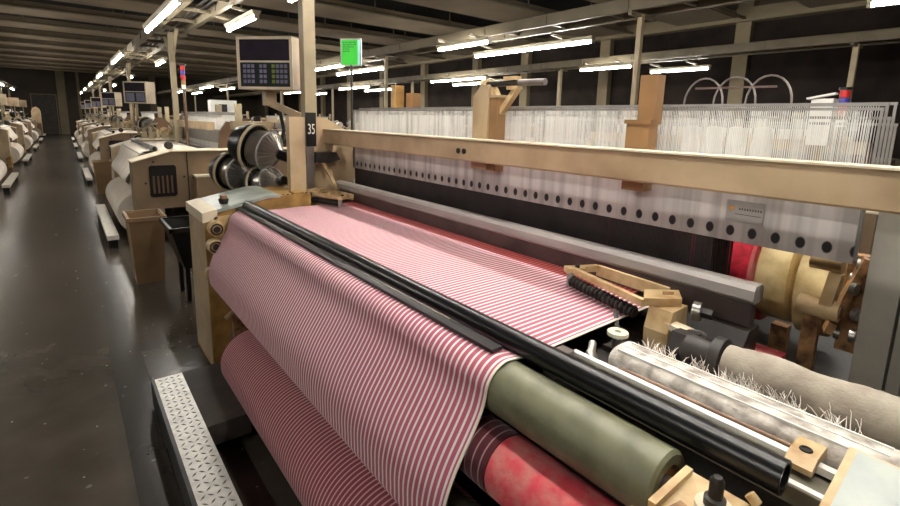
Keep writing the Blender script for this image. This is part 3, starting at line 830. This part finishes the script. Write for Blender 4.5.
# uprights between the cross beam and the harness
u1 = MB().box(1.475, 1.530, .835, .915, 1.285, 1.505).build('harness_upright', 'orange', W)
MB().box(1.470, 1.534, .828, .922, 1.505, 1.518).build('upright_cap', 'orange', u1)
MB().box(1.485, 1.530, .825, .885, 1.518, 1.66).build('upright_post', 'orange', u1)
u3 = MB().box(2.20, 2.28, 3.52, 3.60, .15, 1.78).build('rear_upright', 'ochre', W); MB().box(2.3, 2.38, 3.42, 3.52, .15, 1.72).build('upright_post', 'orange', u3)
mb = MB()
vs = [(1.475, 1.60, 1.285), (1.475, 1.70, 1.285), (1.475, 1.70, 1.61), (1.475, 1.65, 1.66), (1.475, 1.60, 1.66)]
vs += [(1.53, b, c) for _, b, c in vs]
mb.add(vs, [(4, 3, 2, 1, 0), (5, 6, 7, 8, 9)] + [(i, (i + 1) % 5, (i + 1) % 5 + 5, i + 5) for i in range(5)])
u2 = mb.build('harness_upright', 'cream', W)
MB().box(1.482, 1.532, 1.545, 1.597, 1.285, 1.605).build('upright_post', 'orange', u2)
MB().box(1.478, 1.536, 1.535, 1.605, 1.605, 1.615).build('upright_cap', 'cream', u2)
sh = MB().cyl((1.5, 1.65, 1.663), (1.5, 1.45, 1.663), .013, 16).build('cross_shaft', 'dark', u2)
MB().cyl((1.5, 1.44, 1.663), (1.5, 1.30, 1.660), .0135, 16).build('shaft_sleeve', 'alu_dark', sh)
MB().cyl((1.5, 1.655, 1.663), (1.5, 1.63, 1.663), .025, 20).ring((1.5, 1.66, 1.663), (0, 1, 0), .017, .004, 20, 6).build('shaft_collar', 'castcream', sh)
MB().box(1.485, 1.52, 1.45, 1.52, 1.674, 1.69).box(1.485, 1.52, 1.44, 1.50, 1.636, 1.65).beam((1.51, 1.46, 1.64), (1.51, 1.55, 1.54), .03, .022).beam((1.51, 1.60, 1.64), (1.51, 1.56, 1.58), .03, .022).build('rocker_arm', 'castcream', sh)
# warp beam with its flanges, gears and brackets
wb = MB().lathe((1.97, .605, 1.0), (0, 1, 0), [(0, .05), (0, .172), (2.2, .172), (2.2, .05)], 40).build('warp_beam', 'redyarn', W)
MB().lathe((1.97, .485, 1.0), (0, 1, 0), [(0, .05), (0, .15), (.008, .168), (.10, .168), (.11, .150), (.115, .05)], 40).build('beam_drum', 'creamyarn', wb)
MB().lathe((1.95, .355, .99), (0, 1, 0), [(0, .04), (.0, .11), (.03, .165), (.11, .17), (.12, .05)], 40).build('beam_drum', 'creamyarn', wb)
MB().lathe((1.97, .59, 1.0), (0, 1, 0), [(0, .17), (0, .192), (.012, .192), (.012, .17)], 40).build('beam_flange', 'lintred', wb)
ba = MB().beam((1.70, .345, 1.10), (1.70, .36, .985), .05, .03).build('drum_arm', 'castcream', W)
MB().cyl((1.70, .41, 1.125), (1.70, .335, 1.125), .026, 18).build('arm_roller', 'castcream', ba)
rr_ = MB().cyl((1.70, .425, .985), (1.70, .325, .985), .030, 20).build('arm_roller', 'castcream', ba)
MB().cyl((1.70, .325, .985), (1.70, .322, .985), .016, 14).build('roller_eye', 'castbrown', rr_)
MB().box(1.80, 1.84, .27, .345, .84, 1.14).beam((1.78, .30, 1.14), (1.76, .36, .90), .05, .02).build('rust_plate', 'castbrown', W)
MB().box(1.70, 1.73, .37, .41, .3, .97).box(1.74, 1.78, .455, .50, .3, .88).build('drum_bracket', 'castbrown', W)
for i in range(10):
    a = Vector((1.72 + rnd.uniform(-.03, .1), .24 + rnd.random() * .11, .86 + rnd.random() * .26))
    MB().lathe(a, (rnd.uniform(-.3, .3), 1, 0), [(0, .008), (0, .018), (.014, .018), (.014, .008)], 10).build('gear_fitting', 'steel', W)
MB().box(1.50, 1.56, .40, .56, .80, .87).build('red_cover', 'lintred', W)
MB().cyl((1.5, .1, .80), (1.5, .55, .80), .02, 10).build('rear_rod', 'steel', W)
# far end: column with the number plate and housing
col = MB().box(1.135, 1.24, 3.10, 3.16, .80, 1.50).build('number_column', 'cream', W)
pl = MB().box(1.242, 1.31, 3.085, 3.10, 1.31, 1.53).build('number_plate', 'black', W)
text_part('number', '35', .095, (1.276, 3.083, 1.42), Matrix.Rotation(PI / 2, 3, 'X'), 'text', pl, sx=.55)
MB().box(1.245, 1.30, 3.10, 3.13, .90, 1.31).build('steel_strip', 'steel', W)
MB().prism([(1.31, .90), (1.31, 1.50), (1.40, 1.50), (1.62, 1.38), (1.66, 1.2), (1.55, .9)], 3.14, 3.35).build('gear_housing', 'cream', W)
MB().prism([(1.30, 1.20), (1.30, 1.27), (1.44, 1.27), (1.47, 1.22), (1.40, 1.20)], 3.06, 3.14).build('dark_bracket', 'dark', W)
MB().beam((1.34, 3.08, 1.22), (1.44, 3.06, 1.02), .03, .02).box(1.25, 1.42, 3.02, 3.10, .96, 1.0).build('link_arm', 'castcream', W)
MB().box(1.0, 1.10, 3.0, 3.3, .90, 1.0).box(1.02, 1.05, 2.94, 2.98, .86, .98).box(1.10, 1.16, 2.95, 3.05, .88, 1.03).build('end_fitting', 'ochre', W)
mb = MB()
for i in range(7): mb.cyl((1.02 + i * .025, 3.0 + (i % 3) * .05, .96), (1.03 + i * .03, 2.95, 1.02), .009, 8)
mb.build('end_nozzles', 'dark', W)
MB().tube([(1.12, 3.0, .97), (1.15, 2.98, 1.02), (1.19, 3.02, 1.0)], .007, 6).build('end_tube', 'bluecable', W)
# warp threads between the cloth and the reed
wt = MB().sheet([(1.60, .975), (1.47, .957), (1.384, .951)], .80, 2.86, .0025)
tag(wt.build('warp_threads', 'warp', loc=(0, 0, 0)), 'sheet of red and pale warp threads between the pink cloth and the reed', 'warp threads', kind='stuff')
# ------------------------------------------------------------------ the pink cloth
PC = thing('woven_cloth', 'pink and white striped cloth running over the near loom down to its roll', 'cloth', (1.0, 1.8, .95))
cx, cz, r = .755, .892, .0672
prof = [(1.384, .9510), (1.2, .9505), (1.0, .950), (.88, .9485), (.835, .9480), (.80, .953)]
for a in (78, 95, 112, 130, 148, 163, 178): prof.append((cx + r * math.cos(math.radians(a)), cz + r * math.sin(math.radians(a))))
gx, gz, gr_ = .634, .575, .0635
# straight fall from the take up roller to the guide roller, slightly bellied
x0, z0 = prof[-1]
fall = [(.677, .858), (.657, .822), (.633, .784), (.609, .745), (.590, .706), (.577, .668), (.5705, .63)]
prof += fall
for a in (172, 190, 208, 226, 244, 262, 280, 300): prof.append((gx + gr_ * math.cos(math.radians(a)), gz + gr_ * math.sin(math.radians(a))))
prof += [(.72, .54), (.80, .47), (.855, .36), (.872, .26)]
# smooth path (Catmull-Rom)
def crom(p, k=4):
    out = []
    for i in range(len(p) - 1):
        p0, p1, p2, p3 = p[max(i - 1, 0)], p[i], p[i + 1], p[min(i + 2, len(p) - 1)]
        for j in range(k):
            t = j / k
            out.append(tuple(.5 * ((2 * p1[c]) + (-p0[c] + p2[c]) * t + (2 * p0[c] - 5 * p1[c] + 4 * p2[c] - p3[c]) * t * t + (-p0[c] + 3 * p1[c] - 3 * p2[c] + p3[c]) * t ** 3) for c in (0, 1)))
    out.append(p[-1]); return out
MB().sheet(crom(prof, 3), .722, 2.875, .0018).build('cloth_web', 'pink', PC)
MB().sheet([(a, b) for a, b in crom(prof, 3)], .714, .7215, .0026).build('selvage', 'whitecloth', PC)
MB().lathe((.70, .55, .20), (0, 1, 0), [(0, .03), (0, .166), (2.02, .166), (2.025, .16), (2.025, .03)], 64).build('cloth_roll', 'pinkroll', PC)

# ------------------------------------------------------------------ far end feeders, monitor of the near loom
make_feeder('large black yarn feeder with a steel bristle cone beside number plate 35', (1.07, 3.52, 1.275), (.55, -.80, -.22), 1.2)
make_feeder('middle yarn feeder with a ribbed steel face, below the large black one', (.93, 3.64, 1.10), (.35, -.93, -.1), 1.05)
make_feeder('lowest yarn feeder with a bright ring just behind the pale loom cover', (1.08, 3.46, 1.02), (.45, -.85, .25), 1.0)
fs_ = thing('feeder_stand', 'dark stand carrying the yarn feeders of the near loom', 'stand', (1.15, 3.8, 0))
MB().cyl((1.15, 3.8, 0), (1.15, 3.8, 1.5), .025, 12).build('stand_pole', 'dark', fs_)
MB().lathe((1.15, 3.8, 0), (0, 0, 1), [(0, .18), (.02, .18), (.03, .04)], 20).build('stand_base', 'dark', fs_)
MB().beam((1.15, 3.8, 1.30), (.97, 3.68, 1.30), .03, .03).beam((1.15, 3.8, 1.12), (.95, 3.74, 1.10), .03, .03).beam((1.15, 3.8, 1.0), (1.02, 3.60, .98), .03, .03).build('stand_arm', 'dark', fs_)
MB().box(.95, 1.22, 3.70, 3.78, 1.40, 1.46).build('top_cover', 'cream', fs_)
MB().tube([(.93, 3.66, 1.25), (.88, 3.66, 1.15), (.90, 3.70, 1.05), (.93, 3.72, .95)], .008, 6).build('stand_cable', 'black', fs_)
mon = make_monitor((1.18, 3.66, 1.875), math.radians(-48), 'large cream control terminal with dark screen and key panel by the thick post', .43, .37, .22, True)
ma = MB().box(1.20, 1.28, 3.74, 3.82, 1.58, 1.69).beam((1.24, 3.78, 1.60), (1.44, 3.66, 1.50), .05, .05).build('support_arm', 'cream', mon)
MB().tube([(1.3, 3.74, 1.55), (1.32, 3.72, 1.4), (1.3, 3.7, 1.32)], .014, 8).build('monitor_cable', 'black', mon)
mp = MB().box(1.38, 1.46, 3.62, 3.70, 0, 1.50).build('support_leg', 'cream', mon)
# signal towers and green card
sg = thing('sign_board', 'bright green card in a clear frame on a thin pole above the looms', 'sign', (2.8, 5.5, 0))
MB().cyl((2.8, 5.5, 0), (2.8, 5.5, 2.14), .015, 8).build('sign_pole', 'dark', sg)
cs, sn = .62, -.78
def SG(u, wz, t=0): return (2.8 + u * cs + t * sn, 5.5 + u * sn - t * cs * 1.0, wz)
def plate(u0, u1, z0, z1, t0, t1, name, m, par):
    vs = [SG(u0, z0, t0), SG(u1, z0, t0), SG(u1, z1, t0), SG(u0, z1, t0), SG(u0, z0, t1), SG(u1, z0, t1), SG(u1, z1, t1), SG(u0, z1, t1)]
    return MB().add(vs, [(0, 3, 2, 1), (4, 5, 6, 7), (0, 1, 5, 4), (1, 2, 6, 5), (2, 3, 7, 6), (3, 0, 4, 7)]).build(name, m, par)
plate(-.135, .135, 2.12, 2.44, -.012, .010, 'sign_frame', 'alu', sg)
plate(-.120, .09, 2.135, 2.425, .0102, .014, 'green_card', 'greensign', sg)
plate(.09, .120, 2.135, 2.425, .0102, .014, 'pale_edge', 'greencyan', sg)
rnd = random.Random(9)
mb = MB()
for r in range(5):
    u = -.10
    while u < .05 - (r > 2) * .08:
        w_ = rnd.uniform(.012, .03); z = 2.39 - r * .026
        vs = [SG(u, z, .0142), SG(u + w_, z, .0142), SG(u + w_, z + .012, .0142), SG(u, z + .012, .0142)]
        vs += [SG(u, z, .0150), SG(u + w_, z, .0150), SG(u + w_, z + .012, .0150), SG(u, z + .012, .0150)]
        mb.add(vs, [(0, 3, 2, 1), (4, 5, 6, 7), (0, 1, 5, 4), (1, 2, 6, 5), (2, 3, 7, 6), (3, 0, 4, 7)]); u += w_ + .01
mb.build('sign_writing', 'ink', sg)

# ------------------------------------------------------------------ bin, crate, step platform
bn = thing('waste_bin', 'tall tan plastic bin standing beside the end of the second loom', 'bin', (.5, 5.0, 0))
def ringpts(x0, x1, y0, y1, z): return [(x0, y0, z), (x1, y0, z), (x1, y1, z), (x0, y1, z)]
vo = ringpts(.39, .60, 4.90, 5.14, 0) + ringpts(.36, .63, 4.84, 5.22, .60) + ringpts(.375, .615, 4.855, 5.205, .60) + ringpts(.40, .59, 4.91, 5.13, .03)
fs = [(3, 2, 1, 0), (12, 13, 14, 15)]
for a in (0, 4, 8):
    for i in range(4): fs.append((a + i, a + (i + 1) % 4, a + 4 + (i + 1) % 4, a + 4 + i))
MB().add(vo, fs).build('bin_body', 'tan', bn)
mb = MB().box(.347, .643, 4.827, 4.845, .575, .612).box(.347, .643, 5.215, 5.233, .575, .612).box(.347, .365, 4.84, 5.22, .575, .612).box(.625, .643, 4.84, 5.22, .575, .612)
mb.build('bin_rim', 'tan', bn)
dup(bn, (.50, 11.0, 0), label='tan plastic bin in the gap before the third loom of the aisle row')
bn['group'] = 'tan plastic bins'
for o_ in C.objects:
    if o_.name.startswith('waste_bin'): o_['group'] = 'tan plastic bins'
cr = thing('plastic_crate', 'black plastic crate on legs standing between the bin and the near loom', 'crate', (.72, 4.35, 0))
vo = ringpts(.66, .88, 4.2, 4.55, .28) + ringpts(.57, .90, 4.12, 4.62, .62) + ringpts(.585, .885, 4.135, 4.605, .62) + ringpts(.67, .87, 4.21, 4.54, .30)
MB().add(vo, fs).build('crate_body', 'black', cr)
for (x, y) in ((.68, 4.22), (.86, 4.22), (.68, 4.53), (.86, 4.53)): MB().box(x - .015, x + .015, y - .015, y + .015, 0, .28).build('leg', 'black', cr)
MB().box(.56, .91, 4.11, 4.13, .60, .635).box(.56, .58, 4.11, 4.63, .60, .635).box(.89, .91, 4.11, 4.63, .60, .635).box(.56, .91, 4.61, 4.63, .60, .635).build('crate_rim', 'blackgloss', cr)
sp_ = thing('step_platform', 'diamond-plate step along the front of the near loom beside the cloth roll', 'platform', (.32, 1.3, 0))
MB().box(.25, .375, -.6, 2.72, .135, .149).build('tread', 'diamond', sp_)
mb = MB(); k = 0; y = -.55
while y < 2.70:
    for i in range(4):
        x = .272 + i * .027
        a = (PI / 4 if (i + k) % 2 else -PI / 4) + (0)
        l, w_ = .0150, .0042; c, q = math.cos(a), math.sin(a)
        pts = [(-l, 0), (0, -w_), (l, 0), (0, w_)]
        vs = [(x + px * c - py * q, y + px * q + py * c, .149) for px, py in pts] + [(x, y, .1525)]
        mb.add(vs, [(0, 1, 4), (1, 2, 4), (2, 3, 4), (3, 0, 4)])
    y += .036; k += 1
mb.build('tread_lugs', 'lug', sp_)
MB().box(.235, .25, -.6, 2.73, .02, .152).build('side_plate', 'black', sp_)
MB().box(.375, .56, 2.14, 2.72, .05, .15).build('end_box', 'darkplate', sp_)
for q in ((.26, .36, -.5, -.4, 0, .135), (.26, .36, 2.5, 2.6, 0, .135), (.42, .50, 2.3, 2.4, 0, .05)): MB().box(*q).build('foot', 'dark', sp_)

# tall cabinet at the end of the left row
cb = thing('tall_cabinet', 'tall cream cabinet with a rounded top at the far end of the left row', 'cabinet', (-1.0, 36, 0))
MB().prism([(-1.35, .1), (-1.35, 1.45), (-1.28, 1.62), (-1.15, 1.7), (-1.02, 1.62), (-.95, 1.45), (-.95, .1)], 35.7, 36.2).build('cabinet_body', 'cream', cb)
MB().box(-1.33, -.97, 35.69, 35.699, .2, .8).build('cabinet_door', 'tan', cb)
MB().box(-1.33, -.97, 35.75, 36.15, 0, .1).build('cabinet_base', 'dark', cb)
wc_ = thing('wall_cabinet', 'white cabinet with a dark window standing far behind the feeders', 'cabinet', (3.15, 13, 0))
MB().box(2.85, 3.45, 13, 13.3, 0.2, 1.86).build('cabinet_body', 'white', wc_)
MB().box(3.03, 3.22, 12.985, 12.999, 1.55, 1.76).build('cabinet_window', 'screen', wc_)
MB().box(2.87, 3.43, 13.02, 13.28, 0, .2).build('cabinet_base', 'dark', wc_)
# creel of hoops and white cones behind the near loom
ce = thing('yarn_creel', 'yarn stand with three pale curved hoops behind the near loom', 'yarn stand', (3.5, 1.4, 0))
for k in range(3):
    mb = MB(); pts = []
    yc = 1.60 - k * .20
    for a in range(0, 181, 15): pts.append((3.5, yc + .13 * math.cos(math.radians(a)), 1.66 + .17 * math.sin(math.radians(a))))
    mb.tube([(3.5, yc + .12, 1.50)] + pts + [(3.5, yc - .12, 1.50)], .0065, 6).build('hoop', 'alu_dark', ce)
MB().cyl((3.5, 1.66, 1.765), (3.5, 1.16, 1.76), .007, 6).build('cross_rod', 'steel', ce)
MB().box(3.45, 3.60, 1.0, 1.85, 1.28, 1.31).build('shelf', 'post', ce)
for y in (1.02, 1.80): MB().box(3.50, 3.54, y, y + .04, 0, 1.28).build('leg', 'post', ce)
cones = ['leftmost', 'second from the left', 'third from the left', 'rightmost']
P0 = None
for k in range(4):
    y = 1.66 - k * .15
    if P0 is None:
        c0 = thing('yarn_cone', 'x', 'yarn cone', (3.52, y, 1.31))
        MB().lathe((3.52, y, 1.31), (0, 0, 1), [(0, .05), (0, .062), (.19, .05), (.20, .02)], 20).build('wound_yarn', 'white', c0)
        MB().cyl((3.52, y, 1.50), (3.52, y, 1.54), .016, 10, .012).build('cone_tip', 'tan', c0)
        P0 = c0; o = c0
    else: o = dup(P0, (3.52, y, 1.31))
    tag(o, 'white yarn cone on the hooped stand, %s of the four' % cones[k], 'yarn cone', 'white yarn cones on the hooped stand')
pb_ = thing('paper_box', 'white box with a tilted lid beside the rightmost signal tower', 'box', (3.9, 1.0, 0))
MB().box(3.86, 4.0, 0.95, 1.07, 1.4, 1.70).build('box_body', 'white', pb_)
MB().beam((3.86, 1.09, 1.70), (3.86, .94, 1.73), .06, .012).build('box_lid', 'white', pb_)
MB().box(3.9, 3.96, .98, 1.04, 0, 1.4).build('box_stand', 'post', pb_)
tower_light((3.7, .86, 0), 'short striped signal tower next to the white paper box', .22, 1.52)

# ------------------------------------------------------------------ light and view
w = bpy.data.worlds.new('world'); bpy.context.scene.world = w; w.use_nodes = True
w.node_tree.nodes['Background'].inputs[0].default_value = (.9, .95, 1, 1)
w.node_tree.nodes['Background'].inputs[1].default_value = 0.02
vs_ = bpy.context.scene.view_settings
vs_.view_transform = 'Standard'; vs_.look = 'None'; vs_.gamma = 1; vs_.exposure = 1.2; vs_.use_curve_mapping = False
